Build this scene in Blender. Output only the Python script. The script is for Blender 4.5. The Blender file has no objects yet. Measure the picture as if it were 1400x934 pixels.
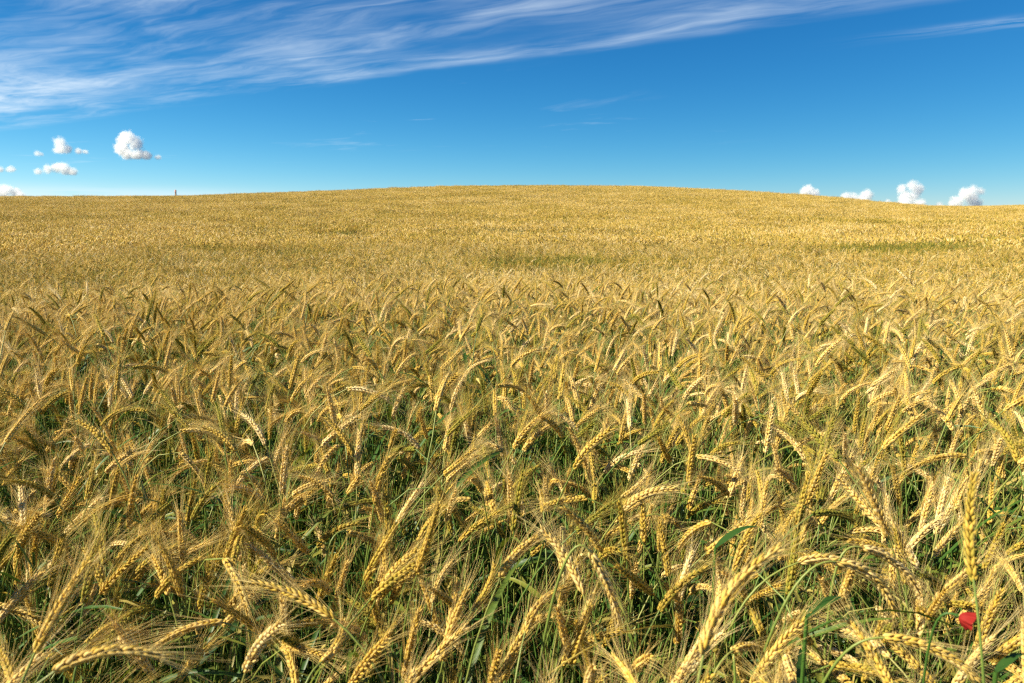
import bpy, math, random
import numpy as np
from mathutils import Vector

random.seed(7)
R = np.random.RandomState(11)
rad = math.radians
S = bpy.context.scene
COL = S.collection

# ------------------------------------------------------------------ camera
CAM_Z, LENS, HORIZON = 1.17, 28.0, 300.0          # horizon row in the 1400x934 photograph
F = LENS / 36.0 * 1400.0
PITCH = math.atan((467.0 - HORIZON) / F)
cd = bpy.data.cameras.new('camera')
cd.lens, cd.sensor_width, cd.clip_start, cd.clip_end = LENS, 36.0, 0.05, 40000.0
cd.dof.use_dof, cd.dof.focus_distance, cd.dof.aperture_fstop = True, 1.7, 13.0
cam = bpy.data.objects.new('camera', cd)
COL.objects.link(cam)
cam.location = (0, 0, CAM_Z)
cam.rotation_euler = (rad(90) - PITCH, 0, 0)
S.camera = cam
CP, SP = math.cos(PITCH), math.sin(PITCH)

def ray(px, py):
    """direction (y component = depth along the view axis is 1) of a photo pixel"""
    a, b = (px - 700.0) / F, (467.0 - py) / F
    return np.array([a, CP + b * SP, -SP + b * CP])

def at(px, py, depth):
    return np.array([0, 0, CAM_Z]) + ray(px, py) * depth

def project(p):
    p = np.asarray(p, float) - np.array([0, 0, CAM_Z])
    dep = p[..., 1] * CP - p[..., 2] * SP
    up = p[..., 1] * SP + p[..., 2] * CP
    dep = np.where(np.abs(dep) < 1e-4, 1e-4, dep)
    return 700 + F * p[..., 0] / dep, 467 - F * up / dep, dep

# ------------------------------------------------------------------ sky and sun
SUN_AZ, SUN_EL = rad(-104), rad(38)               # azimuth from +Y towards +X
S.view_settings.view_transform = 'Standard'
S.view_settings.look = 'None'
S.view_settings.exposure = 1.08
S.view_settings.gamma = 1.0
S.cycles.max_bounces = 28
S.cycles.diffuse_bounces = 3
S.cycles.glossy_bounces = 2
S.cycles.transmission_bounces = 4
S.cycles.volume_bounces = 26
S.cycles.transparent_max_bounces = 16
S.cycles.use_denoising = False
S.cycles.filter_width = 1.3

sd = bpy.data.lights.new('sun', 'SUN')
sd.energy, sd.angle, sd.color = 5.0, rad(0.53), (1.0, 0.925, 0.72)
sun = bpy.data.objects.new('sun', sd)
COL.objects.link(sun)
to_sun = Vector((math.sin(SUN_AZ) * math.cos(SUN_EL), math.cos(SUN_AZ) * math.cos(SUN_EL), math.sin(SUN_EL)))
sun.rotation_euler = to_sun.to_track_quat('Z', 'Y').to_euler()
sun.location = to_sun * 50

W = bpy.data.worlds.new('World')
S.world = W
W.use_nodes = True

class NT:
    """a small node-building helper"""
    def __init__(self, tree):
        self.t = tree
        tree.nodes.clear()
    def n(self, kind, _in=None, **props):
        nd = self.t.nodes.new(kind)
        for k, v in props.items():
            setattr(nd, k, v)
        for k, v in (_in or {}).items():
            s = nd.inputs[k]
            if hasattr(v, 'is_output'):
                self.t.links.new(v, s)
            else:
                s.default_value = v
        return nd
    def m(self, op, a, b=0.0, c=0.0, clamp=False):
        nd = self.n('ShaderNodeMath', {0: a, 1: b, 2: c}, operation=op)
        nd.use_clamp = clamp
        return nd.outputs[0]
    def step(self, x, lo, hi, a=0.0, b=1.0):
        nd = self.n('ShaderNodeMapRange', {'Value': x, 'From Min': lo, 'From Max': hi, 'To Min': a, 'To Max': b})
        nd.interpolation_type = 'SMOOTHSTEP'
        return nd.outputs[0]
    def mix(self, fac, a, b, blend='MIX'):
        nd = self.n('ShaderNodeMix', data_type='RGBA', blend_type=blend)
        for i, v in ((0, fac), (6, a), (7, b)):
            if hasattr(v, 'is_output'):
                self.t.links.new(v, nd.inputs[i])
            else:
                nd.inputs[i].default_value = v
        return nd.outputs[2]
    def noise(self, vec, scale, detail=4.0, rough=0.55, dist=0.0):
        return self.n('ShaderNodeTexNoise', {'Vector': vec, 'Scale': scale, 'Detail': detail, 'Roughness': rough, 'Distortion': dist}).outputs[0]
    def ramp(self, fac, stops):
        nd = self.n('ShaderNodeValToRGB', {0: fac})
        e = nd.color_ramp.elements
        while len(e) < len(stops):
            e.new(0.5)
        for i, (p, c) in enumerate(stops):
            e[i].position = p
            e[i].color = (*c, 1)
        return nd.outputs[0]

w = NT(W.node_tree)
sky = w.n('ShaderNodeTexSky', sky_type='NISHITA', sun_disc=False, sun_elevation=SUN_EL, sun_rotation=-SUN_AZ,
          altitude=200.0, air_density=0.7, dust_density=0.0, ozone_density=8.0)
# the deep polarised blue of the photograph: one response curve per channel
sk = w.n('ShaderNodeSeparateColor', {0: sky.outputs[0]})
blue = w.n('ShaderNodeCombineColor', {i: w.m('MULTIPLY', w.m('POWER', sk.outputs[i], p), k) for i, (p, k) in enumerate(((2.1, .128), (1.25, .405), (.92, .655)))}).outputs[0]
tc = w.n('ShaderNodeTexCoord')
sep = w.n('ShaderNodeSeparateXYZ', {0: tc.outputs['Generated']})
zz = w.m('MAXIMUM', sep.outputs[2], 0.03)
U, V = w.m('DIVIDE', sep.outputs[0], zz), w.m('DIVIDE', sep.outputs[1], zz)    # the cirrus sheet seen as a plane overhead
along = w.m('ADD', w.m('MULTIPLY', U, 0.82), w.m('MULTIPLY', V, -0.57))
across = w.m('ADD', w.m('MULTIPLY', U, 0.57), w.m('MULTIPLY', V, 0.82))
vec = w.n('ShaderNodeCombineXYZ', {0: along, 1: across, 2: 0.0}).outputs[0]
warp = w.noise(w.n('ShaderNodeCombineXYZ', {0: along, 1: across, 2: 5.0}).outputs[0], 0.8, 3.0)
acr2 = w.m('ADD', across, w.m('MULTIPLY_ADD', warp, 0.56, -0.28))
def bell(x, c, s_):
    return w.m('EXPONENT', w.m('MULTIPLY', w.m('POWER', w.m('ABSOLUTE', w.m('DIVIDE', w.m('SUBTRACT', x, c), s_)), 2.0), -1.0))
vs = w.n('ShaderNodeCombineXYZ', {0: w.m('MULTIPLY', along, 0.55), 1: w.m('MULTIPLY', acr2, 2.7), 2: 3.1}).outputs[0]
vb = w.n('ShaderNodeCombineXYZ', {0: w.m('MULTIPLY', along, 0.40), 1: w.m('MULTIPLY', across, 1.0), 2: 2.4}).outputs[0]
fib = w.noise(vs, 1.7, 10.0, 0.64, 0.6)
big = w.noise(vb, 1.5, 4.0, 0.55, 0.4)
cov = w.m('MULTIPLY', w.step(acr2, 4.42, 4.12), w.step(along, 0.5, -1.6))
gap = w.m('MULTIPLY', bell(acr2, 3.74, 0.20), bell(along, -2.6, 1.0))
lobe = w.m('MULTIPLY', bell(across, 4.0, 0.5), bell(along, -1.6, 1.3))          # the bright end of the long streak
lift = w.m('ADD', w.m('MULTIPLY', lobe, 0.10), w.m('MULTIPLY', bell(acr2, 3.2, 0.45), 0.05))
soft = w.m('ADD', w.m('ADD', w.m('MULTIPLY', fib, 0.52), w.m('MULTIPLY', big, 0.60)), lift)
cir = w.m('MULTIPLY', w.m('MULTIPLY', cov, w.step(soft, 0.44, 0.92)), w.m('MULTIPLY_ADD', gap, -0.9, 1.0))
# a softer bank low on the left and thin scattered wisps
bank = w.m('MULTIPLY', w.m('MULTIPLY', w.step(along, -5.2, -6.6), w.step(across, 3.9, 3.1)), w.step(w.m('ADD', w.m('MULTIPLY', w.noise(vec, 1.1, 7.0, 0.62, 0.4), .7), w.m('MULTIPLY', fib, .3)), 0.30, 0.62))
wisp = w.m('MULTIPLY', w.step(w.noise(w.n('ShaderNodeCombineXYZ', {0: w.m('MULTIPLY', along, 0.6), 1: across, 2: 7.7}).outputs[0], 0.9, 8.0, 0.62, 0.5), 0.58, 0.80), w.m('MULTIPLY', w.step(across, 12.0, 5.0), w.step(along, -2.6, -4.4)))
tips = w.m('MULTIPLY', w.m('MULTIPLY', bell(acr2, 5.02, .13), bell(along, -.35, .45)), w.step(fib, .40, .66))
allc = w.m('MINIMUM', w.m('ADD', w.m('MULTIPLY', tips, .4), w.m('ADD', w.m('ADD', w.m('MULTIPLY', cir, 0.60), w.m('MULTIPLY', bank, 0.68)), w.m('MULTIPLY', wisp, 0.42))), 0.85)
above = w.step(sep.outputs[2], 0.01, 0.07)
veil = w.m('MULTIPLY', w.m('MULTIPLY', bell(sep.outputs[2], 0.026, 0.008), w.step(sep.outputs[0], -0.22, -0.42)), w.step(w.noise(vec, 0.25, 3.0), .25, .5))
SKYLEVEL = 0.10
colr = w.mix(w.m('ADD', w.m('MULTIPLY', allc, above), w.m('MULTIPLY', veil, .5)), blue, (4.1, 4.7, 5.2, 1))
bg = w.n('ShaderNodeBackground', {'Color': colr, 'Strength': SKYLEVEL})
out = w.n('ShaderNodeOutputWorld', {'Surface': bg.outputs[0]})

# ------------------------------------------------------------------ terrain
PROFILE_D = np.array([0, 3.6, 4.4, 5.4, 6.8, 8.0, 10, 13, 17, 22, 30, 45, 60, 78, 95, 110, 130, 170, 300, 900, 7000.])
PROFILE_Z = np.array([0, 0.0, -.02, -.10, -.26, -.33, -.30, -.18, -.06, 0.02, 0, 0, 0, 0, 0, 0, 0, 0, 0, 0, 0.])
RISE_D = np.array([0, 20, 30, 45, 60, 78, 92, 100, 112, 135, 180, 300, 900, 7000.])
RISE_Z = np.array([0, 0, .13, .37, .62, .89, 1.0, 1.0, .92, .60, 0.0, -.9, -2.5, -4.0])
CREST_PX = np.array([-900, 0, 150, 260, 400, 520, 620, 760, 880, 1000, 1070, 1130, 1190, 1250, 1320, 1400, 2300.])
CREST_Y = np.array([271, 270, 270, 269.5, 265, 261, 257.5, 256.5, 258, 263, 267, 271.5, 277, 281.5, 282, 281, 283.])

def pcurve(x, xs, ys):
    """smooth interpolation through control points (cubic Hermite)"""
    x = np.clip(np.asarray(x, float), xs[0], xs[-1])
    m = np.gradient(ys, xs)
    i = np.clip(np.searchsorted(xs, x, side='right') - 1, 0, len(xs) - 2)
    h = xs[i + 1] - xs[i]
    t = (x - xs[i]) / h
    return ((2*t**3 - 3*t**2 + 1) * ys[i] + (t**3 - 2*t**2 + t) * h * m[i] + (-2*t**3 + 3*t**2) * ys[i+1] + (t**3 - t**2) * h * m[i+1])

CROP = 0.80
def ground(x, y):
    x, y = np.asarray(x, float), np.asarray(y, float)
    d = np.hypot(x, y)
    px = 700 + F * np.clip(x / np.maximum(y, 0.35 * np.maximum(d, 1e-3)), -1.4, 1.4)
    tan_el = (HORIZON - np.interp(px, CREST_PX, CREST_Y)) / F - .0022
    top = tan_el * 96.0 * np.maximum(np.cos(np.arctan2(x, np.maximum(y, 1e-3))), .5) + (CAM_Z - CROP)
    z = np.interp(d, PROFILE_D, PROFILE_Z) + np.interp(d, RISE_D, RISE_Z) * np.where(np.interp(d, RISE_D, RISE_Z) > 0, top, 4.0)
    bump = 0.03 * np.sin(x * 0.31 + 1.3 + 0.2 * y) * np.sin(y * 0.43 + .4) * np.clip((d - 8) / 12, 0, 1) * np.clip((150 - d) / 60, 0, 1)
    z = z + bump
    k = np.clip((d - 2.0) / 3.0, 0, 1)
    return z + 0.02 * k * np.sin(1.9 * x + 0.7) * np.sin(1.1 * y)

# ------------------------------------------------------------------ mesh building
class MB:
    def __init__(self):
        self.v, self.f4, self.f3, self.tone, self.n = [], [], [], [], 0
    def add(self, v, f4=None, f3=None, tone=0.5):
        v = np.asarray(v, np.float32).reshape(-1, 3)
        if f4 is not None and len(f4):
            self.f4.append(np.asarray(f4, np.int64).reshape(-1, 4) + self.n)
        if f3 is not None and len(f3):
            self.f3.append(np.asarray(f3, np.int64).reshape(-1, 3) + self.n)
        t = np.asarray(tone, np.float32)
        self.tone.append(np.full(len(v), t, np.float32) if t.ndim == 0 else t.ravel())
        self.v.append(v)
        self.n += len(v)
    def merge(self, o, xf=None, dtone=0.0):
        if not o.v: return
        v = np.concatenate(o.v)
        if xf is not None:
            v = v @ xf[0].T + xf[1]
        self.add(v, np.concatenate(o.f4) if o.f4 else None, np.concatenate(o.f3) if o.f3 else None, np.concatenate(o.tone) + dtone)
    def mesh(self, name, mats, index=None, smooth=True):
        me = bpy.data.meshes.new(name)
        v = np.concatenate(self.v)
        f4 = np.concatenate(self.f4) if self.f4 else np.zeros((0, 4), np.int64)
        f3 = np.concatenate(self.f3) if self.f3 else np.zeros((0, 3), np.int64)
        loops = np.concatenate([f4.ravel(), f3.ravel()]).astype(np.int32)
        nf = len(f4) + len(f3)
        start = np.concatenate([np.arange(len(f4)) * 4, len(f4) * 4 + np.arange(len(f3)) * 3]).astype(np.int32)
        me.vertices.add(len(v)); me.vertices.foreach_set('co', v.astype(np.float32).ravel())
        me.loops.add(len(loops)); me.loops.foreach_set('vertex_index', loops)
        me.polygons.add(nf); me.polygons.foreach_set('loop_start', start)
        a = me.attributes.new('vt', 'FLOAT', 'POINT'); a.data.foreach_set('value', np.concatenate(self.tone))
        for m in mats if isinstance(mats, (list, tuple)) else [mats]:
            me.materials.append(m)
        me.update(calc_edges=True)
        if smooth:
            me.polygons.foreach_set('use_smooth', np.ones(nf, bool))
        me.validate()
        return me

def unit(a):
    return a / np.maximum(np.linalg.norm(a, axis=-1, keepdims=True), 1e-9)

def frames(P, side):
    T = unit(np.gradient(P, axis=0))
    N = unit(np.cross(np.broadcast_to(side, T.shape), T))
    return T, N, np.cross(T, N)

def tube_faces(n, k):
    i, j = np.meshgrid(np.arange(n - 1), np.arange(k), indexing='ij')
    a = i * k + j; b = i * k + (j + 1) % k
    return np.stack([a, b, b + k, a + k], -1).reshape(-1, 4)

def add_tube(mb, P, r, side, k=5, tone=0.5):
    T, N, B = frames(P, side)
    r = np.broadcast_to(np.asarray(r, float), (len(P),))
    an = np.arange(k) / k * 2 * math.pi
    ring = np.cos(an)[None, :, None] * N[:, None] + np.sin(an)[None, :, None] * B[:, None]
    v = P[:, None] + ring * r[:, None, None]
    t = np.repeat(np.broadcast_to(np.asarray(tone, float), (len(P),)), k)
    mb.add(v, tube_faces(len(P), k), None, t)

def spindle(k, rings):
    """unit kernel: along +x from 0 to 1, half-width 1 in y and z"""
    v = []
    for t, r in rings:
        for j in range(k):
            a = 2 * math.pi * j / k
            v.append((t, r * math.cos(a), r * math.sin(a)))
    return np.array(v), tube_faces(len(rings), k)

K_HI = spindle(7, [(-.02, .15), (.08, .55), (.24, .92), (.42, 1.0), (.64, .74), (.84, .38), (1.04, .05)])
K_MID = spindle(4, [(0, .25), (.35, 1.0), (1.0, .05)])

def add_copies(mb, tmpl, O, X, Y, Z, tone):
    tv, tf = tmpl
    v = O[:, None] + tv[None, :, 0:1] * X[:, None] + tv[None, :, 1:2] * Y[:, None] + tv[None, :, 2:3] * Z[:, None]
    n, m = len(O), len(tv)
    f = tf[None] + (np.arange(n) * m)[:, None, None]
    mb.add(v, f, None, np.repeat(tone, m))

def add_awns(mb, O, D, C, L, r0, seg, k, tone):
    """n bristles from O along D, bowing towards C"""
    n = len(O)
    t = np.linspace(0, 1, seg + 1)
    P = O[:, None] + D[:, None] * (L[:, None] * t)[..., None] + C[:, None] * (L[:, None] * t**2)[..., None]
    a = unit(np.cross(D, C + 1e-3 * R.randn(n, 3)))
    b = np.cross(D, a)
    rr = r0 * (1 - 0.7 * t)
    if k == 2:
        v = P[:, :, None] + np.array([-1, 1.])[None, None, :, None] * a[:, None, None] * rr[None, :, None, None]
        i = np.arange(seg)
        tf = np.stack([i*2, i*2+1, i*2+3, i*2+2], -1)
    else:
        an = np.arange(k) / k * 2 * math.pi
        ring = np.cos(an)[None, :, None] * a[:, None] + np.sin(an)[None, :, None] * b[:, None]
        v = P[:, :, None] + ring[:, None] * rr[None, :, None, None]
        tf = tube_faces(seg + 1, k)
    m = v.shape[1] * v.shape[2]
    f = tf[None] + (np.arange(n) * m)[:, None, None]
    mb.add(v, f, None, np.repeat(tone, m))

def resample(P, n):
    s = np.concatenate([[0], np.cumsum(np.linalg.norm(np.diff(P, axis=0), axis=1))])
    q = np.linspace(0, s[-1], n)
    return np.stack([np.interp(q, s, P[:, i]) for i in range(3)], -1), s[-1]

def make_ear(P, side, ear, beard, rows=6, lod=0, rs=R, fat=1.0, awn=0.055, twist=None):
    """kernels in herringbone rows along the path P (base to tip), each with a bristle"""
    nodes = 25 if lod == 0 else 9
    P, L = resample(np.asarray(P, float), nodes)
    T, N, B = frames(P, side)
    ph0 = rs.uniform(0, math.pi) if twist is None else twist
    O, X, Y, Z, AO, AD, AC, kt = [], [], [], [], [], [], [], []
    pk = (L / 24) * (3.1 if lod == 0 else 2.6)
    for i in range(nodes):
        u = i / (nodes - 1)
        size = (0.62 + 0.38 * math.sin(math.pi * min(1, 0.18 + u * .95))) * fat
        if u > .86: size *= 0.85
        angs = (-62, 0, 62) if lod == 0 else (-50, 50)
        for a in angs:
            if lod == 0 and rs.rand() < .035: continue
            ph = ph0 + math.pi * (i % 2) + rad(a) + rs.uniform(-.1, .1)
            o = N[i] * math.cos(ph) + B[i] * math.sin(ph)
            tilt = rad(rs.uniform(15, 25) if lod == 0 else 20)
            dx = T[i] * math.cos(tilt) + o * math.sin(tilt)
            w_ = np.cross(T[i], o)
            oo = np.cross(dx, w_)
            kl = pk * (1.0 if a == 0 else .92) * rs.uniform(.92, 1.08) * (1 - .25 * u) * (.85 if lod == 0 else 1.3)
            kw = (0.0022 if lod == 0 else .0040) * size
            sh = (0 if a == 0 else -.4) * L / 24 + rs.uniform(-.25, .25) * L / 24
            O.append(P[i] + T[i] * sh + o * 0.0021 * size); X.append(dx * kl); Y.append(w_ * kw); Z.append(-oo * kw * .9)
            kt.append(rs.uniform(-.13, .13))
            if a == 0 or rs.rand() < (.5 if lod == 0 else .4):
                AO.append(P[i] + o * 0.0014 + dx * kl * .96)
                sp = rad(rs.uniform(5, 17))
                AD.append(T[i] * math.cos(sp) + o * math.sin(sp) + rs.randn(3) * .035)
                AC.append(o * rs.uniform(-.02, .14) + rs.randn(3) * .03 + np.array([0, 0, -.05]))
    O, X, Y, Z = map(np.array, (O, X, Y, Z))
    kt = 0.5 + np.array(kt)
    add_copies(ear, K_HI if lod == 0 else K_MID, O, X, Y, Z, kt)
    add_tube(ear, P, 0.0011, side, 4, .45)
    n = len(AO)
    if n == 0: return
    add_awns(beard, np.array(AO), unit(np.array(AD)), np.array(AC), awn * rs.uniform(.7, 1.15, n), 0.00020 if lod == 0 else .00034,
             5 if lod == 0 else 2, 3 if lod == 0 else 2, .5 + rs.uniform(-.12, .12, n))

def make_leaf(mb, base, d, L, wd, droop, tone, rs=R, seg=8):
    """a grass blade: a folded strip with a midrib crease, bending over under its weight"""
    d = np.array([d[0], d[1], d[2]], float)
    h = unit(np.array([d[0], d[1], 1e-4]))
    sidev = np.array([-h[1], h[0], 0])
    th0 = math.atan2(math.hypot(d[0], d[1]), d[2])
    t = np.linspace(0, 1, seg + 1)
    th = th0 + droop * t ** 1.5
    st = L / seg
    P = base + np.concatenate([[np.zeros(3)], np.cumsum((np.sin(th)[:-1, None] * h + np.cos(th)[:-1, None] * np.array([0, 0, 1.])) * st, 0)])
    tw = rs.uniform(-1.1, 1.1) * t
    up = np.cos(th)[:, None] * -h + np.sin(th)[:, None] * np.array([0, 0, 1.])
    sv = np.cos(tw)[:, None] * sidev + np.sin(tw)[:, None] * up
    nv = np.cos(tw)[:, None] * up - np.sin(tw)[:, None] * sidev
    wv = wd * np.minimum(1, (0.35 + 2.4 * t)) * (1 - t ** 2.2) + .0002
    v = np.stack([P - sv * wv[:, None], P - nv * (wv * .35)[:, None], P + sv * wv[:, None]], 1)
    i = np.arange(seg)
    f = np.concatenate([np.stack([i*3, i*3+1, i*3+4, i*3+3], -1), np.stack([i*3+1, i*3+2, i*3+5, i*3+4], -1)])
    tt = np.repeat(tone + .12 * t, 3)
    mb.add(v, f, None, tt)

def plant_path(H, th0, thn, the, L, psi=0.0, power=5.0, n=22):
    """stem and ear centre lines of a stalk whose ear neck stands H high"""
    h = np.array([math.cos(psi), math.sin(psi), 0])
    s = np.linspace(0, 1, n)
    th = th0 + (thn - th0) * s ** power
    stp = np.sin(th)[:, None] * h + np.cos(th)[:, None] * np.array([0, 0, 1.])
    P = np.concatenate([[np.zeros(3)], np.cumsum(stp[:-1], 0)])
    P *= H / max(P[:, 2].max(), 1e-3)
    t = np.linspace(0, 1, 14)
    te = thn + (the - thn) * t
    E = np.concatenate([[np.zeros(3)], np.cumsum((np.sin(te)[:-1, None] * h + np.cos(te)[:-1, None] * np.array([0, 0, 1.])) * L / 13, 0)]) + P[-1]
    return P, E, np.array([-h[1], h[0], 0])

# ------------------------------------------------------------------ materials
def new_mat(name):
    m = bpy.data.materials.new(name)
    m.use_nodes = True
    return m, NT(m.node_tree)

def straw_mat(name, stops, transl, rough, k_inst, bump=0.0, spots=True, spec=0.25):
    m, t = new_mat(name)
    vt = t.n('ShaderNodeAttribute', attribute_name='vt', attribute_type='GEOMETRY').outputs['Fac']
    it = t.n('ShaderNodeAttribute', attribute_name='tone', attribute_type='INSTANCER').outputs['Fac']
    pos = t.n('ShaderNodeNewGeometry').outputs['Position']
    f = t.m('ADD', vt, t.m('MULTIPLY', t.m('SUBTRACT', it, 0.5), k_inst))
    if spots:      # greener, later patches of the crop, fixed to the ground
        flat = t.n('ShaderNodeVectorMath', {0: pos, 1: (1, 1, 0)}, operation='MULTIPLY').outputs[0]
        n1 = t.noise(flat, 0.16, 4.0, .6)
        f = t.m('ADD', f, t.m('MULTIPLY', t.m('SUBTRACT', n1, .5), .55))
        wob = t.n('ShaderNodeVectorMath', {0: flat, 1: t.n('ShaderNodeVectorMath', {0: t.n('ShaderNodeTexNoise', {'Vector': flat, 'Scale': .7}).outputs[1], 1: (2.4, 2.4, 0)}, operation='MULTIPLY').outputs[0]}, operation='ADD').outputs[0]
        for (cx, cy, rx, ry, amt) in GREEN:
            q = t.n('ShaderNodeVectorMath', {0: t.n('ShaderNodeVectorMath', {0: wob, 1: (cx + 1.2, cy + 1.2, 0)}, operation='SUBTRACT').outputs[0], 1: (1/rx, 1/ry, 0)}, operation='MULTIPLY').outputs[0]
            ln = t.n('ShaderNodeVectorMath', {0: q}, operation='LENGTH').outputs['Value']
            f = t.m('SUBTRACT', f, t.step(ln, 1.25, .3, 0, amt))
    nz = t.noise(t.n('ShaderNodeVectorMath', {0: pos, 3: 1.0}, operation='SCALE').outputs[0], 240.0, 2.0)
    f = t.m('ADD', f, t.m('MULTIPLY', t.m('SUBTRACT', nz, .5), .16))
    c = t.ramp(f, stops)
    p = t.n('ShaderNodeBsdfPrincipled', {'Base Color': c, 'Roughness': rough, 'Specular IOR Level': spec})
    tr = t.n('ShaderNodeBsdfTranslucent', {'Color': t.mix(1.0, c, (1.0, .86, .55, 1), 'MULTIPLY')})
    mx = t.n('ShaderNodeMixShader', {0: transl, 1: p.outputs[0], 2: tr.outputs[0]})
    t.n('ShaderNodeOutputMaterial', {0: mx.outputs[0]})
    return m

GREEN = [(6.6, 13.6, 2.4, 1.1, .50), (10.5, 16, 2.6, 1.0, .28), (0.6, 11.6, 2.4, .6, .36), (-4.6, 13.5, 2.2, .8, .22),
         (4.0, 88.0, 26.0, 10.0, .44), (13.0, 27.0, 5.0, 2.0, .22), (-1.0, 30.0, 9.0, 3.0, .05)]
EAR_STOPS = [(0.0, (.14, .17, .025)), (.25, (.30, .26, .035)), (.48, (.61, .40, .064)), (.68, (.77, .545, .168)), (1.0, (.90, .76, .44))]
M_EAR = straw_mat('ear_kernels', EAR_STOPS, .18, .68, .75, spec=.15)
M_AWN = straw_mat('ear_bristles', [(0, (.34, .32, .06)), (.3, (.64, .52, .11)), (.55, (.86, .69, .27)), (1.0, (.94, .84, .52))], .42, .5, .6)
M_STEM = straw_mat('stalk_green', [(0, (.045, .12, .018)), (.45, (.11, .19, .034)), (.7, (.26, .29, .06)), (1.0, (.48, .38, .14))], .12, .45, .5, spots=False, spec=.4)
M_LEAF = straw_mat('blade_green', [(0, (.025, .075, .012)), (.45, (.06, .14, .02)), (.7, (.20, .23, .03)), (1.0, (.48, .38, .10))], .35, .45, .7, spots=False, spec=.35)

def simple_mat(name, col, rough=.6, transl=0.0, nscale=30.0, var=.35, tcol=None):
    m, t = new_mat(name)
    co = t.n('ShaderNodeTexCoord').outputs['Object']
    nz = t.noise(co, nscale, 5.0, .6)
    c = t.mix(nz, tuple(x * (1 - var) for x in col) + (1,), tuple(min(1, x * (1 + var)) for x in col) + (1,))
    p = t.n('ShaderNodeBsdfPrincipled', {'Base Color': c, 'Roughness': rough})
    o = p.outputs[0]
    if transl:
        tr = t.n('ShaderNodeBsdfTranslucent', {'Color': c})
        o = t.n('ShaderNodeMixShader', {0: transl, 1: p.outputs[0], 2: tr.outputs[0]}).outputs[0]
    t.n('ShaderNodeOutputMaterial', {0: o})
    return m

M_SOIL = simple_mat('soil', (.065, .05, .032), .9, 0, 9.0, .5)
M_PETAL = simple_mat('poppy_petal', (.36, .014, .008), .8, .35, 120.0, .35)
M_CAPS = simple_mat('poppy_capsule', (.02, .03, .02), .6, 0, 200.0, .4)
M_WOOD = simple_mat('weathered_post', (.22, .13, .09), .8, 0, 12.0, .35)
M_CAP = simple_mat('pink_paint', (.46, .22, .18), .6, 0, 12.0, .1)

# ------------------------------------------------------------------ bookkeeping
def link(name, me, parent=None):
    o = bpy.data.objects.new(name, me)
    COL.objects.link(o)
    if parent:
        o.parent = parent
    return o

def tag(o, label=None, cat=None, group=None, kind=None):
    if label: o['label'] = label
    if cat: o['category'] = cat
    if group: o['group'] = group
    if kind: o['kind'] = kind
    return o

# ------------------------------------------------------------------ ground sheet
dd = np.concatenate([[0.0], np.geomspace(.3, 7000, 150)])
aa = np.linspace(-math.pi, math.pi, 181)[:-1]
Dg, Ag = np.meshgrid(dd[1:], aa, indexing='ij')
gx, gy = Dg * np.sin(Ag), Dg * np.cos(Ag)
g = MB()
gv = np.stack([gx, gy, ground(gx, gy)], -1).reshape(-1, 3)
na = len(aa)
ff = tube_faces(len(dd) - 1, na)
g.add(np.concatenate([gv, [[0, 0, 0.0]]]), ff[:, ::-1], [[(j + 1) % na, j, len(gv)] for j in range(na)])
field_ground = tag(link('ground', g.mesh('ground', M_SOIL)), 'dark soil of the rolling field under the crop', 'ground', kind='structure')

# ------------------------------------------------------------------ stalks
def build_stalk(P, E, side, rs, lod=0, leaves=2, fat=1.0, awn=.055, stemtone=.4, parts=True, leaf_z=(.35, .85)):
    """mesh builders of one stalk: stem, ear, beard, blades"""
    st, ea, be = MB(), MB(), MB()
    n = len(P)
    r = np.interp(np.linspace(0, 1, n), [0, .7, 1], [.0019, .0015, .0009])
    tn = np.interp(np.linspace(0, 1, n), [0, .6, 1], [stemtone - .12, stemtone, stemtone + .2])
    add_tube(st, P, r, side, 6 if lod == 0 else 3, tn)
    make_ear(E, side, ea, be, lod=lod, rs=rs, fat=fat, awn=awn)
    lv = []
    for _ in range(leaves):
        m = MB()
        k = int(rs.uniform(*leaf_z) * (n - 1))
        a = rs.uniform(0, 2 * math.pi)
        up = rs.uniform(.5, 1.6)
        make_leaf(m, P[k], (math.cos(a), math.sin(a), up), rs.uniform(.12, .24), rs.uniform(.003, .006), rs.uniform(.6, 2.2), rs.choice([.15, .25, .35, .5, .75]), rs)
        lv.append(m)
    return st, ea, be, lv

def rand_pose(rs):
    kind = rs.choice(4, p=[.31, .47, .15, .07])
    th0 = rad(rs.uniform(0, 7))
    if kind == 0:   thn, the, pw = rad(rs.uniform(6, 24)), rad(rs.uniform(12, 45)), 2.5
    elif kind == 1: thn, the, pw = rad(rs.uniform(28, 56)), rad(rs.uniform(45, 88)), 4.0
    elif kind == 2: thn, the, pw = rad(rs.uniform(65, 100)), rad(rs.uniform(95, 130)), 7.0
    else:           thn, the, pw = rad(rs.uniform(115, 145)), rad(rs.uniform(140, 168)), 10.0
    return kind, th0, thn, the, pw

NPROTO = 42
protos = []           # near stalks, shared by the countable plants and the mass behind them
for k in range(NPROTO):
    rs = np.random.RandomState(100 + k)
    kind, th0, thn, the, pw = rand_pose(rs)
    L = rs.uniform(.056, .080)
    H = rs.uniform(.70, .80) - (0.03 if kind == 0 else 0) - .02
    P, E, side = plant_path(H, th0, thn, the, L, 0.0, pw)
    wob = np.cumsum(rs.randn(len(P), 1), 0) * .0012
    P = P + wob * side; E = E + wob[-1] * side
    st, ea, be, lv = build_stalk(P, E, side, rs, leaves=rs.choice([1, 2, 2, 3]), fat=rs.uniform(.86, 1.08), awn=rs.uniform(.036, .058))
    protos.append(dict(st=st, ea=ea, be=be, lv=lv, P=P, E=E, kind=kind,
                       me=(st.mesh('stem', M_STEM), ea.mesh('ear', M_EAR), be.mesh('beard', M_AWN), [l.mesh('leaf', M_LEAF) for l in lv])))

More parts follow.
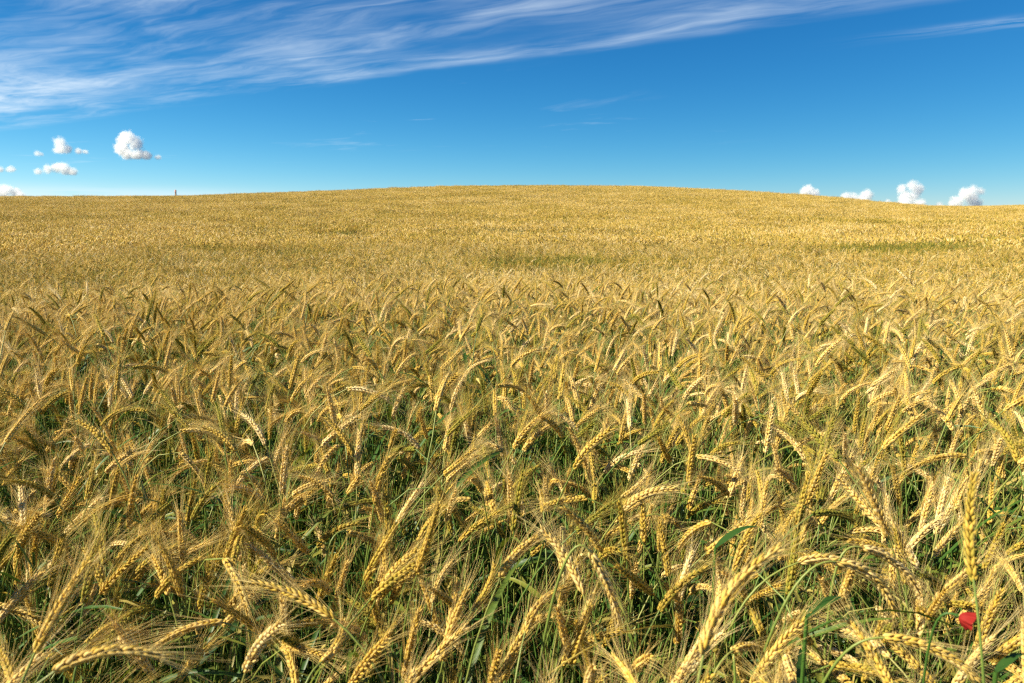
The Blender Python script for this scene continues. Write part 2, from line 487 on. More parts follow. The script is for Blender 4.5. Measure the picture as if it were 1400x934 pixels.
def combined(parts, name):
    """one mesh with four material slots from (builder, slot) pairs"""
    allm, sl = MB(), []
    q4, q3, mi4, mi3 = [], [], [], []
    for mb, slot in parts:
        if not mb.v: continue
        n4 = sum(len(x) for x in mb.f4)
        allm.merge(mb)
        mi4 += [slot] * n4
    me = allm.mesh(name, [M_STEM, M_EAR, M_AWN, M_LEAF])
    me.polygons.foreach_set('material_index', np.array(mi4, np.int32))
    return me

# --- heroes: the foremost ears, each placed where it stands in the field
# (base px, mid px, tip px, tone, ear length)
HERO = [
 ((75,918),(132,893),(226,899),.70,.084), ((48,892),(84,825),(118,770),.62,.082), ((-4,852),(24,815),(57,783),.78,.080),
 ((138,812),(168,778),(200,750),.55,.078), ((178,792),(208,764),(238,747),.42,.074), ((232,770),(258,755),(287,741),.72,.066),
 ((78,706),(94,680),(108,654),.60,.070), ((20,713),(38,702),(58,691),.74,.064), ((297,782),(301,752),(307,722),.42,.072),
 ((328,768),(321,728),(313,690),.80,.078), ((309,836),(322,820),(337,806),.68,.070), ((340,804),(361,781),(390,770),.52,.072),
 ((456,846),(402,813),(349,797),.62,.085), ((421,757),(402,735),(382,716),.66,.070), ((372,882),(332,846),(293,822),.50,.085),
 ((534,824),(553,787),(574,755),.58,.075), ((570,786),(585,740),(599,692),.50,.080), ((592,824),(600,794),(618,768),.84,.070),
 ((478,940),(504,902),(531,870),.66,.075), ((556,942),(594,898),(636,858),.72,.085), ((628,741),(654,717),(680,702),.46,.072),
 ((718,864),(737,826),(774,802),.66,.080), ((797,812),(776,766),(741,724),.82,.084), ((770,790),(766,760),(750,722),.74,.074),
 ((807,755),(829,796),(846,852),.80,.080), ((768,908),(800,879),(848,861),.50,.080), ((810,746),(835,730),(862,715),.56,.070),
 ((716,704),(708,678),(694,652),.82,.076), ((611,713),(616,692),(623,670),.84,.064), ((475,727),(492,732),(514,742),.60,.066),
 ((499,794),(520,755),(541,718),.48,.076), ((962,894),(988,826),(1064,751),.66,.092), ((1092,769),(1136,764),(1192,790),.76,.086),
 ((1143,768),(1190,786),(1224,842),.74,.086), ((1177,748),(1214,762),(1257,810),.80,.082), ((1028,938),(1060,890),(1106,843),.62,.086),
 ((1002,890),(1026,884),(1052,898),.72,.072), ((1006,896),(1012,916),(1022,944),.66,.072), ((1216,899),(1186,876),(1144,859),.90,.078),
 ((1210,872),(1264,882),(1332,926),.68,.088), ((1168,940),(1138,916),(1109,893),.68,.076), ((1256,777),(1238,746),(1215,704),.92,.078),
 ((1214,732),(1197,690),(1174,640),.78,.082), ((1014,708),(1016,680),(1021,654),.90,.070), ((1016,728),(1040,704),(1070,690),.64,.074),
 ((1094,742),(1112,711),(1142,695),.68,.074), ((1277,759),(1294,737),(1314,716),.74,.070), ((1269,847),(1279,828),(1292,808),.60,.066),
 ((1237,722),(1256,702),(1277,684),.70,.070), ((1331,792),(1326,728),(1331,652),.44,.080), ((1278,820),(1305,796),(1338,768),.72,.074),
 ((1398,808),(1386,785),(1368,763),.72,.070), ((1024,822),(1044,810),(1067,800),.56,.062), ((872,942),(856,918),(838,896),.62,.078),
 ((1000,760),(1003,735),(1008,706),.60,.066), ((925,880),(930,845),(922,806),.70,.076), ((905,705),(930,720),(950,745),.66,.068),
 ((850,680),(868,668),(885,650),.76,.066), ((240,940),(262,905),(290,880),.56,.078), ((405,940),(398,905),(384,868),.58,.080),
 ((440,905),(462,880),(470,850),.64,.072), ((20,940),(8,905),(-6,880),.5,.074), ((120,880),(140,862),(165,850),.46,.066),
 ((690,930),(698,905),(712,880),.60,.070), ((650,830),(668,800),(676,772),.48,.074), ((1110,880),(1096,866),(1085,850),.5,.06),
 ((1350,745),(1342,720),(1330,700),.75,.064), ((379,402),(388,396),(400,386),-.1,.080),
]
plants = []           # dict: objects meta for labels
DEPTH_RULE = CAM_Z

def add_plant(st_me, ea_me, be_me, lv_me, tone, loc=(0, 0, 0), rz=0.0, sc=1.0, hue=None):
    e = link('barley_plant', None)
    e.empty_display_size = .02
    e.location, e.rotation_euler, e.scale = loc, (0, 0, rz), (sc, sc, sc)
    objs = [link('stem', st_me, e)]
    ear = link('ear', ea_me, e); objs.append(ear)
    be = link('beard', be_me, ear); objs.append(be)
    for l in lv_me:
        objs.append(link('leaf', l, e))
    for o in objs:
        o['tone'] = float(tone)
    return e

hero_xy = []
for hi, (b, m, t, tone, L) in enumerate(HERO):
    rs = np.random.RandomState(900 + hi)
    l1, l2 = math.dist(b, m), math.dist(m, t)
    lp = l1 + l2
    yb = max(b[1], t[1], m[1])
    slope = -ray((b[0] + t[0]) / 2, (b[1] + t[1]) / 2)[2]
    d = L * F / lp * .96
    zt = rs.uniform(.70, .78)
    if CAM_Z - d * slope < zt - .06:
        d = (CAM_Z - zt) / slope
    d = max(d, .42)
    flatlen = lp / F * d
    if hi == len(HERO) - 1: d, flatlen = 3.55, L
    off = math.sqrt(max(L * L - flatlen * flatlen, 0)) * (1 if rs.rand() < .62 else -1)
    if t[1] > b[1]: off = abs(off) * .6 * (-1 if rs.rand() < .5 else 1)
    off = float(np.clip(off, -.05, .06))
    B0, B1, B2 = at(*b, d), at(*m, d + off * l1 / lp), at(*t, d + off)
    u = np.linspace(0, 1, 20)[:, None]
    um = l1 / lp
    C = (B1 - (1 - um) ** 2 * B0 - um ** 2 * B2) / (2 * um * (1 - um))
    E = (1 - u) ** 2 * B0 + 2 * u * (1 - u) * C + u ** 2 * B2
    T0 = unit(E[1] - E[0])
    gx_, gy_ = B0[0] - T0[0] * rs.uniform(.06, .16) + rs.uniform(-.04, .04), B0[1] - T0[1] * rs.uniform(.05, .12) + rs.uniform(-.02, .05)
    if b == (1331, 792): gx_ += .13; gy_ += .12
    g0 = np.array([gx_, gy_, float(ground(gx_, gy_))])
    arm = .055 if T0[2] < .15 else .16
    c1 = g0 + (np.array([B0[0], B0[1], 0]) - np.array([g0[0], g0[1], 0])) * .2 + np.array([0, 0, B0[2] * (.86 if T0[2] < .15 else .55)])
    c2 = B0 - T0 * arm
    uu = np.linspace(0, 1, 26)[:, None]
    P = (1-uu)**3 * g0 + 3*(1-uu)**2*uu * c1 + 3*(1-uu)*uu**2 * c2 + uu**3 * B0
    side = unit(np.cross(T0, np.array([.02, 1.0, .25])))
    side = unit(np.cross(np.array([0, .9, .44]), T0)); side = unit(np.cross(T0, side))
    P, E = P - g0, E - g0
    st, ea, be, lv = build_stalk(P, E, side, rs, leaves=rs.choice([1, 1, 2]), fat=rs.uniform(.76, .94), awn=rs.uniform(.04, .060), leaf_z=(.3, .65))
    e = add_plant(st.mesh('stem', M_STEM), ea.mesh('ear', M_EAR), be.mesh('beard', M_AWN), [x.mesh('leaf', M_LEAF) for x in lv], tone, tuple(g0))
    hero_xy.append(g0[:2])
    plants.append(dict(o=e, base=B0, tip=B2, tone=tone))
hero_xy = np.array(hero_xy)

# --- the rest of the near crop: positions on a jittered grid
def jitter_grid(x0, x1, y0, y1, step, rs, amount=1.1):
    xs, ys = np.meshgrid(np.arange(x0, x1, step), np.arange(y0, y1, step))
    p = np.stack([xs.ravel(), ys.ravel()], -1)
    return p + rs.uniform(-.5, .5, p.shape) * step * amount

NEAR_R, MID_R, FAR_R = 5.2, 16.0, 122.0
rs = np.random.RandomState(5)
pts = jitter_grid(-6, 6, -2.0, 6, .048, rs)
d = np.hypot(pts[:, 0], pts[:, 1]); az = np.abs(np.arctan2(pts[:, 0], pts[:, 1]))
keep = (d > .36) & (d < NEAR_R) & ((az < rad(62)) | (d < 2.2)) & ((az < rad(125)) | (d > 1.0))
pts, d, az = pts[keep], d[keep], az[keep]
thin = np.where((d < 1.05) & (az < rad(50)), .85, 1.0)      # the foremost ears already stand here
keep = rs.rand(len(pts)) < thin
pts, d, az = pts[keep], d[keep], az[keep]
n = len(pts)
pz = ground(pts[:, 0], pts[:, 1])
pk = rs.randint(0, NPROTO, n)
rz = rs.uniform(0, 2 * math.pi, n)
lean = rs.rand(n) < .33                                       # half of the stalks bow with the wind, to the right
rz = np.where(lean, rs.normal(.1, .9, n), rz)
low = np.sin(pts[:, 0] * 2.1 + 1.0) * np.sin(pts[:, 1] * 1.7)
sc = np.clip(rs.normal(1.0, .055, n) + .02 * low, .82, 1.13)
sc = np.where((d < 1.0) & (az < rad(50)), np.minimum(sc * .965, 1.02), sc)      # the edge of the field stands a little shorter
clump = .5 * np.sin(pts[:, 0] * 3.7 + 2 * np.sin(pts[:, 1] * 2.3)) * np.sin(pts[:, 1] * 4.1 + .8)
tone = np.clip(rs.normal(.59, .25, n) + .12 * clump, .12, .98)
Eb = np.array([p['E'][0] for p in protos]); Et = np.array([p['E'][-1] for p in protos])
def place(v):
    c, s_ = np.cos(rz), np.sin(rz)
    return np.stack([(v[:, 0] * c - v[:, 1] * s_) * sc + pts[:, 0], (v[:, 0] * s_ + v[:, 1] * c) * sc + pts[:, 1], v[:, 2] * sc + pz], -1)
bw, tw = place(Eb[pk]), place(Et[pk])
bx, by, bd = project(bw); tx, ty, td = project(tw)
dist = np.linalg.norm((bw + tw) / 2 - np.array([0, 0, CAM_Z]), axis=1)
# nothing right under the lens
ok = ~((dist < .50) & (bd > -.1))
inframe = (bx > 5) & (bx < 1395) & (tx > 0) & (tx < 1400) & (np.minimum(by, ty) < 925) & (td > 0) & (bd > 0)
idx = np.where(ok & inframe)[0]
idx = idx[np.argsort(dist[idx])][:300 - len(HERO)]
single = np.zeros(n, bool); single[idx] = True
for i in idx:
    p = protos[pk[i]]
    e = add_plant(*p['me'], tone[i], (pts[i, 0], pts[i, 1], pz[i]), rz[i], sc[i])
    plants.append(dict(o=e, base=bw[i], tip=tw[i], tone=tone[i]))
mass = ok & ~single

# --- labels that single each stalk out
def words_tone(t):
    return 'pale straw' if t > .74 else 'golden' if t > .56 else 'dull gold' if t > .44 else 'yellow-green' if t > .25 else 'dark olive'
def words_pose(b, t):
    dx, dy = t[0] - b[0], b[1] - t[1]
    a = math.degrees(math.atan2(dx, dy))
    s_ = 'right' if a > 0 else 'left'
    a = abs(a)
    return 'upright' if a < 16 else f'leaning {s_}' if a < 62 else f'level {s_}wards' if a < 108 else f'drooping {s_}'
def words_place(x, y):
    col = ['at the left edge', 'left of centre', 'just left of centre', 'just right of centre', 'right of centre', 'at the right edge'][int(np.clip(x / 1400 * 6, 0, 5))]
    row = 'at the bottom edge' if y > 850 else 'in front' if y > 760 else 'in the second rows' if y > 680 else 'further back'
    return col, row
bucket = {}
for p in plants:
    x0, y0, _ = project(p['base']); x1, y1, _ = project(p['tip'])
    p['xy'] = (float(x0 + x1) / 2, float(y0 + y1) / 2)
    pose = words_pose((x0, y0), (x1, y1))
    near_poppy = math.dist(p['xy'], (1322, 847)) < 75
    col, row = words_place(*p['xy'])
    where = 'beside the red poppy' if near_poppy else f'{row}, {col}'
    p['words'] = (words_tone(p['tone']), pose, where)
    bucket.setdefault(p['words'], []).append(p)
for (tn, po, wh), ps in bucket.items():
    ps.sort(key=lambda q: q['xy'][0])
    k = len(ps)
    for i, p in enumerate(ps):
        extra = ''
        if k == 2: extra = ('left one', 'right one')[i]
        elif k > 2:
            o_ = ['first', 'second', 'third', 'fourth', 'fifth', 'sixth', 'seventh', 'eighth', 'ninth', 'tenth'][min(i, 9)]
            extra = 'leftmost of them' if i == 0 else 'rightmost of them' if i == k - 1 else f'{o_} from left'
        tag(p['o'], f'{tn} ear {po}, {wh}' + (f', {extra}' if extra else ''), 'barley plant', 'barley stalks in the front of the field')
tag(plants[len(HERO) - 1]['o'], 'dark ear standing up alone above the crop, far behind the others, on the left', 'barley plant')

# ------------------------------------------------------------------ the mass of the crop (one object, instanced by geometry nodes)
def patch(size, per, lod, seed, depth=.34):
    """a square of crop: reduced stalks, only as much stem as one can see into"""
    rs = np.random.RandomState(seed)
    st, ea, be, lv = MB(), MB(), MB(), MB()
    for _ in range(per):
        x, y = rs.uniform(-size / 2, size / 2, 2)
        kind, th0, thn, the, pw = rand_pose(rs)
        psi = rs.uniform(0, 2 * math.pi) if rs.rand() < .5 else rs.normal(.1, .8)
        L = rs.uniform(.060, .088)
        H = np.clip(rs.normal(.735, .05), .58, .86)
        P, E, side = plant_path(H, th0, thn, the, L, psi, pw, 10)
        o = np.array([x, y, 0])
        tn = float(np.clip(rs.normal(.02 if lod == 1 else -.03, .16), -.4, .36))
        P = P[P[:, 2] > H - depth]
        if len(P) < 3: continue
        s0, e0, b0 = MB(), MB(), MB()
        if lod == 1:
            add_tube(s0, P + o, .0013, side, 3, .72)
            make_ear(E + o, side, e0, b0, lod=1, rs=rs, fat=rs.uniform(1.0, 1.3), awn=rs.uniform(.032, .05))
        else:
            Pq = P[[0, len(P) // 2, -1]]
            add_tube(s0, Pq + o, .0015, side, 3, .75)
            Eq, _l = resample(E, 5)
            add_tube(e0, Eq + o, np.array([.003, .0066, .0072, .0058, .001]) * rs.uniform(.9, 1.2), side, 4, .5)
            T, N, B = frames(Eq, side)
            m = 3
            q = rs.uniform(0, 2 * math.pi, m)
            od = N[2] * np.cos(q)[:, None] + B[2] * np.sin(q)[:, None]
            add_awns(b0, Eq[rs.randint(1, 5, m)] + o, unit(T[3] + od * .2), od * .1, np.full(m, .045), .0008, 1, 2, np.full(m, .5))
        st.merge(s0); ea.merge(e0, dtone=tn); be.merge(b0, dtone=tn)
        if rs.rand() < (.35 if lod == 1 else .2):
            make_leaf(lv, P[0] + o, (rs.randn(), rs.randn(), 1.2), rs.uniform(.12, .25), .005, rs.uniform(.6, 1.8), rs.choice([.2, .35, .6, .9]), rs, 4 if lod == 1 else 2)
    return combined([(st, 0), (ea, 1), (be, 2), (lv, 3)], 'crop_patch')

SRC = []                                   # unlinked source objects: only their geometry is used
def source(me):
    o = bpy.data.objects.new('crop_source', me)
    SRC.append(o)
    return len(SRC) - 1

near_ids = [source(combined([(p['st'], 0), (p['ea'], 1), (p['be'], 2)] + [(l, 3) for l in p['lv']], 'stalk')) for p in protos]
MID_S, FAR_S = .6, 1.6
mid_ids = [source(patch(MID_S, 165, 1, 300 + k)) for k in range(7)]
far_ids = [source(patch(FAR_S, 1050, 2, 400 + k)) for k in range(5)]

pos, rot, scl, proto, ton = [], [], [], [], []
def put(p, r, s_, k, t):
    pos.append(p); rot.append(r); scl.append(s_); proto.append(k); ton.append(t)
mi = np.where(mass)[0]
put(np.stack([pts[mi, 0], pts[mi, 1], pz[mi]], -1), np.stack([np.zeros(len(mi)), np.zeros(len(mi)), rz[mi]], -1), sc[mi], np.array(near_ids)[pk[mi]], tone[mi])

def tiles(step, r0, r1, half, ids, seed):
    rs = np.random.RandomState(seed)
    p = jitter_grid(-r1, r1, 0, r1, step, rs, .10)
    d = np.hypot(p[:, 0], p[:, 1]); az = np.abs(np.arctan2(p[:, 0], p[:, 1]))
    p = p[(d > r0) & (d < r1) & (az < half)]
    e = .5
    z = ground(p[:, 0], p[:, 1])
    sx = (ground(p[:, 0] + e, p[:, 1]) - ground(p[:, 0] - e, p[:, 1])) / (2 * e)
    sy = (ground(p[:, 0], p[:, 1] + e) - ground(p[:, 0], p[:, 1] - e)) / (2 * e)
    n = len(p)
    put(np.stack([p[:, 0], p[:, 1], z], -1), np.stack([np.arctan(sy), -np.arctan(sx), rs.randint(0, 4, n) * math.pi / 2 + rs.uniform(-.08, .08, n)], -1),
        rs.uniform(.95, 1.05, n), rs.choice(ids, n), np.clip(rs.normal(.61, .035, n), .4, .75))
tiles(MID_S * .94, NEAR_R - .15, MID_R, rad(56), mid_ids, 21)
tiles(FAR_S * .94, MID_R - .6, FAR_R, rad(50), far_ids, 22)

def instancer(name, pos, rot, scl, proto, ton, src):
    pos = np.concatenate(pos); rot = np.concatenate(rot); scl = np.concatenate(scl); proto = np.concatenate(proto); ton = np.concatenate(ton)
    me = bpy.data.meshes.new(name)
    me.vertices.add(len(pos)); me.vertices.foreach_set('co', pos.astype(np.float32).ravel())
    for nm, ty, key, a in (('rot', 'FLOAT_VECTOR', 'vector', rot), ('scl', 'FLOAT', 'value', scl), ('proto', 'INT', 'value', proto), ('tone', 'FLOAT', 'value', ton)):
        at_ = me.attributes.new(nm, ty, 'POINT')
        at_.data.foreach_set(key, np.ascontiguousarray(a.ravel(), np.int32 if ty == 'INT' else np.float32))
    me.update()
    o = link(name, me)
    ng = bpy.data.node_groups.new(name, 'GeometryNodeTree')
    ng.interface.new_socket('Geometry', in_out='INPUT', socket_type='NodeSocketGeometry')
    ng.interface.new_socket('Geometry', in_out='OUTPUT', socket_type='NodeSocketGeometry')
    N, Lk = ng.nodes, ng.links
    gi, go = N.new('NodeGroupInput'), N.new('NodeGroupOutput')
    def named(nm, ty):
        q = N.new('GeometryNodeInputNamedAttribute'); q.data_type = ty; q.inputs['Name'].default_value = nm
        return q.outputs['Attribute']
    ra, sa, pa = named('rot', 'FLOAT_VECTOR'), named('scl', 'FLOAT'), named('proto', 'INT')
    e2r = N.new('FunctionNodeEulerToRotation'); Lk.new(ra, e2r.inputs[0])
    jn = N.new('GeometryNodeJoinGeometry')
    for k in sorted(set(proto.tolist())):
        oi = N.new('GeometryNodeObjectInfo'); oi.inputs['Object'].default_value = src[k]; oi.inputs['As Instance'].default_value = False
        g2 = N.new('GeometryNodeGeometryToInstance'); Lk.new(oi.outputs['Geometry'], g2.inputs[0])
        cmp_ = N.new('FunctionNodeCompare'); cmp_.data_type = 'INT'; cmp_.operation = 'EQUAL'
        ins = [s_ for s_ in cmp_.inputs if s_.enabled and s_.type == 'INT']
        Lk.new(pa, ins[0]); ins[1].default_value = int(k)
        ip = N.new('GeometryNodeInstanceOnPoints')
        Lk.new(gi.outputs[0], ip.inputs['Points']); Lk.new(cmp_.outputs[0], ip.inputs['Selection'])
        Lk.new(g2.outputs[0], ip.inputs['Instance']); Lk.new(e2r.outputs[0], ip.inputs['Rotation']); Lk.new(sa, ip.inputs['Scale'])
        Lk.new(ip.outputs[0], jn.inputs[0])
    Lk.new(jn.outputs[0], go.inputs[0])
    md = o.modifiers.new('scatter', 'NODES'); md.node_group = ng
    return o

field = instancer('barley_field', pos, rot, scl, proto, ton, SRC)
tag(field, 'dense golden barley crop covering the rolling field to the hilltop', 'barley field', kind='stuff')

# --- the green understorey between the stalks
US = []
for k in range(8):
    rs = np.random.RandomState(700 + k)
    lv = MB()
    for _ in range(9):
        a = rs.uniform(0, 2 * math.pi)
        make_leaf(lv, np.array([*rs.uniform(-.05, .05, 2), rs.uniform(0, .25)]), (math.cos(a), math.sin(a), rs.uniform(1.2, 4)), rs.uniform(.18, .42), rs.uniform(.003, .008),
                  rs.uniform(.3, 1.8), rs.choice([.05, .15, .25, .4, .7]), rs)
    st = MB()
    for _ in range(3):
        b0 = np.array([*rs.uniform(-.05, .05, 2), 0]); tp = b0 + np.array([*rs.uniform(-.06, .06, 2), rs.uniform(.4, .66)])
        add_tube(st, np.linspace(b0, tp, 6) + rs.randn(6, 3) * .003, .0015, np.array([1., 0, 0]), 5, rs.uniform(.2, .5))
    US.append(bpy.data.objects.new('blade_source', combined([(st, 0), (MB(), 1), (MB(), 2), (lv, 3)], 'blades')))
rs = np.random.RandomState(8)
q = jitter_grid(-3.5, 3.5, -1.5, 4.4, .07, rs)
d = np.hypot(q[:, 0], q[:, 1]); az = np.abs(np.arctan2(q[:, 0], q[:, 1]))
q = q[(d > .32) & ((az < rad(60)) | (d < 2)) & (d < 4.4)]
n = len(q)
under = instancer('undergrowth', [np.stack([q[:, 0], q[:, 1], ground(q[:, 0], q[:, 1])], -1)], [np.stack([np.zeros(n), np.zeros(n), rs.uniform(0, 6.28, n)], -1)],
                  [rs.uniform(.75, 1.15, n)], [rs.randint(0, 8, n)], [rs.normal(.5, .15, n)], US)
tag(under, 'dark green grassy leaves growing between the stalks', 'undergrowth', kind='stuff')

# ------------------------------------------------------------------ poppies
def poppy(px, py, depth, label, seed, scale=1.0):
    rs = np.random.RandomState(seed)
    c = at(px, py, depth)
    gx_, gy_ = c[0] + rs.uniform(-.03, .03), c[1] + .04
    g0 = np.array([gx_, gy_, float(ground(gx_, gy_))])
    root = link('poppy', None); root.location = tuple(g0); root.empty_display_size = .02
    tag(root, label, 'poppy')
    c = c - g0
    ax = unit(np.array([.80, -.42, -.22]))                        # the wilting flower nods to the right, towards the viewer
    uu = np.linspace(0, 1, 22)[:, None]
    P = (1-uu)**3 * np.zeros(3) + 3*(1-uu)**2*uu * np.array([c[0]*.3 - .02, c[1]*.3, c[2] * .9]) + 3*(1-uu)*uu**2 * (c - ax * .035 + np.array([0, 0, .006])) + uu**3 * c
    sm = MB(); add_tube(sm, P, .0010, np.array([.3, 1., 0]), 6, .3)
    link('stem', sm.mesh('stem', M_STEM), root)
    e1 = unit(np.cross(ax, np.array([0, 0, 1.]))); e2 = np.cross(ax, e1)
    ca = MB()
    kv, kf = spindle(8, [(0, .4), (.2, .8), (.6, 1.0), (.9, .85), (1.0, .2)])
    ca.add(c + kv[:, 0:1] * .006 * ax + kv[:, 1:2] * .002 * e1 + kv[:, 2:3] * .002 * e2, kf)
    link('seed_capsule', ca.mesh('seed_capsule', M_CAPS), root)
    for k in range(4):
        pm = MB()
        nu, nv = 12, 17
        u, v = np.meshgrid(np.linspace(0, 1, nu), np.linspace(-1, 1, nv), indexing='ij')
        th = u * (1.75 + .22 * np.sin(2.1 * k + 1))                # a bowl that flares at its crumpled rim
        rad_ = scale * (.0082 * np.sin(np.minimum(th, 1.5)) + .0040 * np.maximum(u - .72, 0) * (1 + .5 * np.sin(5 * v + k)))
        hgt = scale * (.0105 * (1 - np.cos(th)) * (1 - .22 * v ** 2))
        an = k * math.pi / 2 + .5 + v * 1.02
        cr = scale * u ** 2 * (.0011 * np.sin(9 * v + 2.3 * k) + .0007 * np.sin(17 * v + k + 3 * u))
        rr = rad_ * (1.0 if k % 2 else .90) + cr
        p = c + hgt[..., None] * ax + (rr * np.cos(an))[..., None] * e1 + (rr * np.sin(an))[..., None] * e2
        i, j = np.meshgrid(np.arange(nu - 1), np.arange(nv - 1), indexing='ij')
        a_ = (i * nv + j).ravel()
        pm.add(p.reshape(-1, 3), np.stack([a_, a_ + 1, a_ + nv + 1, a_ + nv], -1))
        link('petal', pm.mesh('petal', M_PETAL), root)
    return root
poppy(1311, 843, .62, 'single small red poppy half hidden among the stalks at the lower right', 61, .72)

# ------------------------------------------------------------------ broad-leaved weeds near the front
def weed(px, py, depth, label, seed, nl, size):
    rs = np.random.RandomState(seed)
    c = at(px, py, depth)
    g0 = np.array([c[0], c[1] + .02, float(ground(c[0], c[1] + .02))])
    root = link('weed', None); root.location = tuple(g0); root.empty_display_size = .02
    tag(root, label, 'weed', 'leafy weeds between the stalks')
    h = c[2] - g0[2]
    P = np.linspace(0, 1, 12)[:, None] * np.array([0, -.02, h]); P[:, 0] += .006 * np.sin(np.linspace(0, 5, 12))
    sm = MB(); add_tube(sm, P, .0018, np.array([1., 0, 0]), 6, .35)
    so = link('stem', sm.mesh('stem', M_STEM), root)
    for k in range(nl):
        lm = MB()
        a = rs.uniform(0, 6.28) if k else 0.35
        make_leaf(lm, P[11 - k], (math.cos(a), math.sin(a), .7), size * rs.uniform(.7, 1.1), size * .09, 1.0, .42 + .1 * rs.rand(), rs, 9)
        lo = link('leaf', lm.mesh('leaf', M_LEAF), root)
weed(1112, 843, .70, 'bright green broad leaf left of the red poppy, between two long ears', 71, 3, .055)
weed(1372, 918, .62, 'broad green leaves of a weed in the bottom right corner', 72, 5, .045)
weed(985, 748, .95, 'long green leaf right of centre behind an arching ear', 73, 2, .07)

# ------------------------------------------------------------------ marker post on the skyline
D_POST = 92.0
pp = at(240.5, 270, D_POST)
pz_ = float(ground(pp[0], pp[1]))
post = link('marker_post', None); post.location = (pp[0], pp[1], pz_)
tag(post, 'thin grey marker post with a reddish top on the far left skyline', 'marker post')
def bevel_box(name, sx, sy, z0, z1, bev, mat, parent):
    mb = MB()
    prof = [(z0, 0), (z1 - bev, 0), (z1, bev)]
    v = []
    for z, b in prof:
        for x, y in ((-1, -1), (1, -1), (1, 1), (-1, 1)):
            v.append((x * (sx / 2 - b), y * (sy / 2 - b), z))
    f = tube_faces(3, 4).tolist() + [[8, 9, 10, 11]]
    mb.add(v, f)
    return link(name, mb.mesh(name, mat, smooth=False), parent)
top_z = at(240.5, 259.5, D_POST)[2] - pz_
bevel_box('shaft', .13, .13, 0.0, top_z - .28, .02, M_WOOD, post)
bevel_box('cap', .15, .15, top_z - .28, top_z, .06, M_CAP, post)

# ------------------------------------------------------------------ cumulus clouds, far beyond the hill
CLOUD_D, CLOUD_DENS = 6000.0, .034
def cloud_mat(balls, seed, soft):
    # vapour that is dense inside the heap and frays out through noise at its edge
    m, t = new_mat('cloud_vapour')
    co = t.n('ShaderNodeTexCoord').outputs['Object']
    best = None
    for (c, r) in balls:
        q = t.n('ShaderNodeVectorMath', {0: co, 1: tuple(c)}, operation='DISTANCE').outputs['Value']
        f = t.m('MULTIPLY_ADD', q, -1.0 / r, 1.0)
        best = f if best is None else t.m('SMOOTH_MAX', best, f, .12)
    off = t.n('ShaderNodeVectorMath', {0: co, 1: (seed * 311.0, 0, 0)}, operation='ADD').outputs[0]
    n1 = t.noise(off, 1 / 70.0, 6.0, .60)
    n2 = t.noise(off, 1 / 22.0, 3.0, .55)
    edge = t.m('ADD', best, t.m('ADD', t.m('MULTIPLY', t.m('SUBTRACT', n1, .45), 1.8), t.m('MULTIPLY', t.m('SUBTRACT', n2, .5), .7)))
    z = t.n('ShaderNodeSeparateXYZ', {0: co}).outputs[2]
    base = min(c[2] - .55 * r for c, r in balls)
    floor_ = t.step(z, base - 8, base + 16)
    dn = t.m('MULTIPLY', t.m('MULTIPLY', t.step(edge, .02, soft), floor_), CLOUD_DENS)
    v = t.n('ShaderNodeVolumePrincipled', {'Color': (.998, .998, .998, 1), 'Density': dn, 'Anisotropy': .1})
    t.n('ShaderNodeOutputMaterial', {'Volume': v.outputs[0]})
    return m
def ico(sub):
    import bmesh
    bm = bmesh.new(); bmesh.ops.create_icosphere(bm, subdivisions=sub, radius=1.0)
    v = np.array([x.co[:] for x in bm.verts]); f = np.array([[q.index for q in x.verts] for x in bm.faces]); bm.free()
    return v, f
ICO = ico(3)
S.cycles.volume_step_rate = 0.6
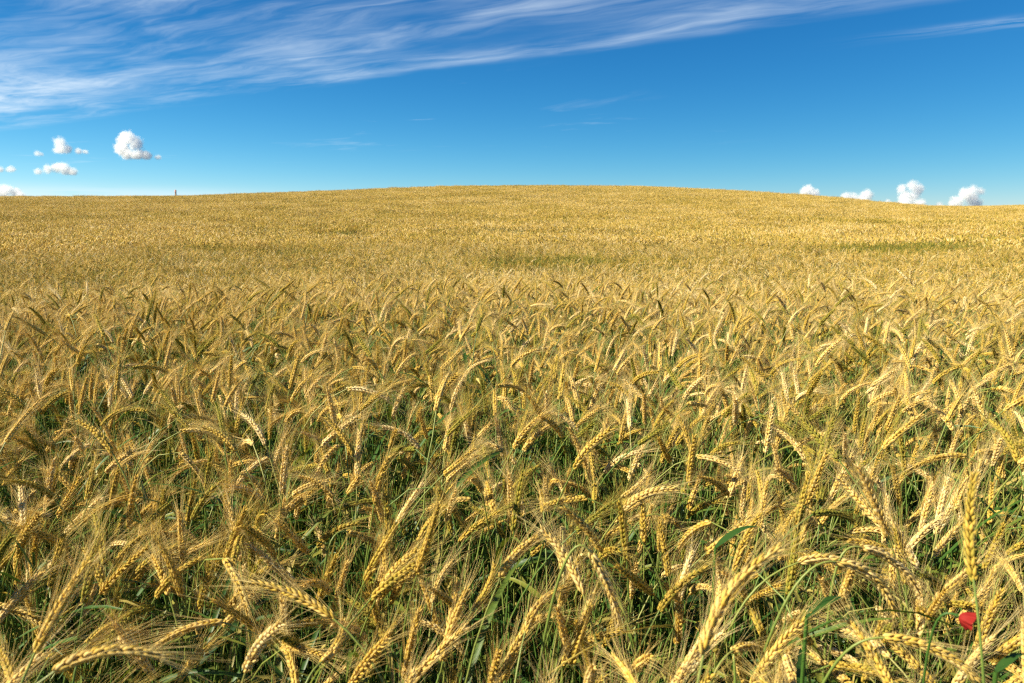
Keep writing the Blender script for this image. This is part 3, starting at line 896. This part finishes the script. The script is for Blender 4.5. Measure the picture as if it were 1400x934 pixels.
def cloud(blobs, label, seed, soft=.8):
    rs = np.random.RandomState(seed)
    cx = np.mean([b[0] for b in blobs]); cy = np.mean([b[1] for b in blobs])
    c = at(cx, cy, CLOUD_D)
    mb, balls = MB(), []
    for (px, py, r) in blobs:
        r_ = 1.2 * r / F * CLOUD_D
        o = at(px, py, CLOUD_D) - c + np.array([0, rs.uniform(-.5, .5) * r_, 0])
        balls.append((o, r_))
        mb.add(ICO[0] * r_ * 1.4 + o, None, ICO[1])
    o = link('cumulus_cloud', mb.mesh('cumulus_cloud', cloud_mat(balls, seed, soft)))
    o.location = tuple(c)
    rm = o.modifiers.new('merge', 'REMESH'); rm.mode = 'VOXEL'; rm.voxel_size = 9.0
    return tag(o, label, 'cloud', 'small cumulus clouds above the horizon')
cloud([(167,205,9), (166,190,7), (177,190,9), (187,198,9), (176,212,8), (190,212,8), (201,214,6), (217,216,4)], 'tallest white puffy cloud in the left half of the sky', 1, .6)
cloud([(81,196,8), (84,205,8), (92,205,6), (107,207,5), (117,208,4)], 'small puffy cloud with a tail, left of the tallest left cloud', 2)
cloud([(51,211,4), (56,211,3)], 'tiny white cloud fleck left of the small tailed cloud', 3)
cloud([(50,234,5), (64,231,6), (75,229,7), (88,232,8), (98,235,7)], 'flat white cloud below the small tailed cloud on the left', 4)
cloud([(0,232,6), (12,232,5), (20,232,3)], 'small flat cloud cut by the left edge of the picture', 5)
cloud([(-4,264,10), (10,260,7), (20,263,7), (30,268,7)], 'white cloud resting on the field horizon at the far left', 6)
cloud([(1099,262,7), (1107,261,8), (1115,264,6), (1106,270,8)], 'low round white cloud behind the hill slope, leftmost on the right side', 7)
cloud([(1157,270,7), (1168,272,8), (1186,268,8), (1180,275,8)], 'low double-humped cloud behind the hill, second on the right side', 8)
cloud([(1213,276,4), (1217,280,4)], 'tiny cloud fleck just left of the tall cloud on the right', 9)
cloud([(1233,259,7), (1245,255,8), (1255,259,8), (1240,267,9), (1248,270,9), (1236,279,9), (1252,279,9)], 'tall bright billowing cloud on the right above the hill slope', 10)
cloud([(1328,260,7), (1316,266,9), (1329,270,10), (1311,276,9), (1340,262,6), (1334,279,9), (1300,280,6), (1285,281,5)], 'wide bright cloud with a square top, rightmost on the horizon', 11)
